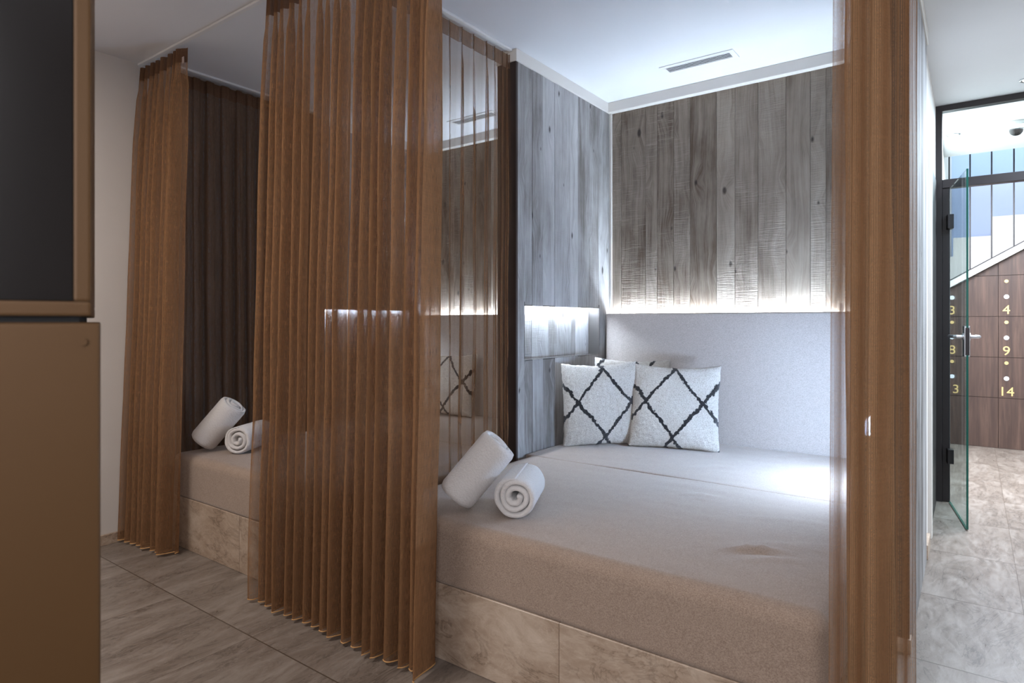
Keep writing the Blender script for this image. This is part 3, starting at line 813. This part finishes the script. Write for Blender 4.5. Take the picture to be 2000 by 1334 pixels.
cols_ = [(-0.65, None), (-0.186, ('3', '8', '13')), (0.19, ('4', '9', '14')), (0.61, None), (1.03, None)]
labs = {-0.186: 'brown wooden locker column under the low end of the stair, behind the glass door',
        0.19: 'brown wooden locker column with lockers 4, 9 and 14', 0.61: 'brown locker column to the right of the numbered one', 1.03: 'brown locker column at the far right of the row'}
for x0, nums in cols_[1:]:
    x1 = 0.19 if x0 < 0 else x0+0.42
    t = thing('locker', labs[x0], 'locker', (x0, YL, 0), group=None)
    pts = clip([(x0, 0.0), (x1, 0.0), (x1, 2.6), (x0, 2.6)])
    bm = bmesh.new(); extrude_poly(bm, pts, 'y', YL+0.02, YL+0.45); local(bm, Matrix.Translation((-x0, -YL, 0)))
    mesh_obj('body', bm, M['endgrain'], t)
    spans = [(0.0, RZ[0], 'base_panel')] + [(RZ[i], RZ[i+1], 'door') for i in range(3)] + [(RZ[3], 1.94, 'door'), (1.94, 2.5, 'door')]
    for a, b, nm in spans:
        pts = clip([(x0+0.002, a+0.002), (x1-0.002, a+0.002), (x1-0.002, b-0.002), (x0+0.002, b-0.002)])
        if len(pts) < 3: continue
        bm = bmesh.new(); extrude_poly(bm, pts, 'y', YL, YL+0.018); local(bm, Matrix.Translation((-x0, -YL, 0)))
        d = mesh_obj(nm, bm, M['locker'], t)
        if nums and nm == 'door' and a < RZ[3]-0.01:
            r = {RZ[2]: 0, RZ[1]: 1, RZ[0]: 2}[a]
            me = text_mesh(nums[r], 0.115, 0.0015); me.materials.append(M['brass'])
            o = bpy.data.objects.new('number', me); C.objects.link(o); o.parent = d
            o.location = (0.058 if x0 > 0 else 0.032, -0.0015, a+0.022+0.0); o.rotation_euler = (R(90), 0, 0)
            o['label'] = 'gold number %s' % nums[r]
            for nmk, zz, mk in (('peephole', 0.318, 'brass'), ('lock_button', 0.178, 'button')):
                bm = bmesh.new(); cx_ = 0.058 if x0 > 0 else 0.032; cyl(bm, (cx_, 0.0, a+zz), (cx_, -0.006, a+zz), 0.015 if mk == 'brass' else 0.019)
                mesh_obj(nmk, bm, M[mk], d)
# stair over the lockers
st = thing('staircase', 'white staircase with slanting stringer rising right over the lockers', 'stairs', (-0.15, YL, 1.4))
def rel(bm): return local(bm, Matrix.Translation((0.15, -YL, -1.4)))
bm = bmesh.new(); extrude_poly(bm, [(-0.188, zl(-0.188)+0.005), (1.3, zl(1.3)+0.005), (1.3, zl(1.3)+0.065), (-0.188, zl(-0.188)+0.065)], 'y', YL-0.06, YL+0.5)
mesh_obj('stringer', rel(bm), M['white'], st)
bm = bmesh.new(); extrude_poly(bm, [(-0.188, zl(-0.188)+0.066), (1.3, zl(1.3)+0.066), (1.3, zl(1.3)+0.076), (-0.188, zl(-0.188)+0.076)], 'y', YL-0.065, YL-0.035)
mesh_obj('bottom_rail', rel(bm), M['black'], st)
for k in range(9):
    x = -0.175+0.158*k
    bm = bmesh.new(); box(bm, x-0.006, YL-0.056, zl(x)+0.07, x+0.006, YL-0.044, 4.2)
    mesh_obj('baluster', rel(bm), M['black'], st)
bm = bmesh.new()
for (x0, x1, z) in ((-0.188, -0.16, 1.82), (-0.16, 0.155, 2.01), (0.155, 0.50, 2.20), (0.50, 0.85, 2.39), (0.85, 1.3, 2.58)):
    box(bm, x0, 7.9, 0.0, x1, 8.1, z)
mesh_obj('stepped_wall', rel(bm), M['white'], st)

# ------------------------------------------------------------------ bronze cabinet close to the camera
ang = math.atan(803/1224)
ca = thing('cabinet', 'tall bronze lacquered cabinet with a dark glass door, blurred at the left edge', 'cabinet', (0, 0, 0))
fwd = Vector((-0.592, 0.806)); rgt = Vector((0.806, 0.592))
dirv = (fwd*math.cos(ang) - rgt*math.sin(ang)).normalized()
Dc = 0.82
ca.location = (dirv.x*Dc, dirv.y*Dc, 0); ca.rotation_euler = (0, 0, math.atan2(dirv.y, dirv.x)-math.pi/2)
# local: +y away from the camera, x to the right; right side at x=0
mesh_obj('lower_body', B(-0.62, 0.0, 0.0, -0.0005, 0.5, 1.149, bev=0.004, seg=3), M['gold'], ca)
u = bmesh.new(); zt = 2.2; x0, x1 = -0.61, -0.009
box(u, x0, 0.012, 1.156, x1, 0.5, 1.172, bev=0.003); box(u, x0, 0.012, zt-0.03, x1, 0.5, zt, bev=0.003)
box(u, x1-0.016, 0.012, 1.172, x1, 0.5, zt-0.03, bev=0.003); box(u, x0, 0.012, 1.182, x0+0.03, 0.5, zt-0.03)
box(u, x0+0.03, 0.48, 1.172, x1-0.016, 0.5, zt-0.03)
mesh_obj('upper_body', u, M['gold'], ca)
mesh_obj('glass_door', B(x0+0.031, 0.022, 1.173, x1-0.017, 0.03, zt-0.031), M['darkglass'], ca)['label'] = 'dark glass front'
mesh_obj('gap_strip', B(-0.60, 0.02, 1.149, -0.02, 0.48, 1.156), M['slot'], ca)
bm = bmesh.new(); cyl(bm, (-0.016, 0.002, 1.128), (-0.016, -0.003, 1.128), 0.004, 12); mesh_obj('screw', bm, M['gold'], ca)
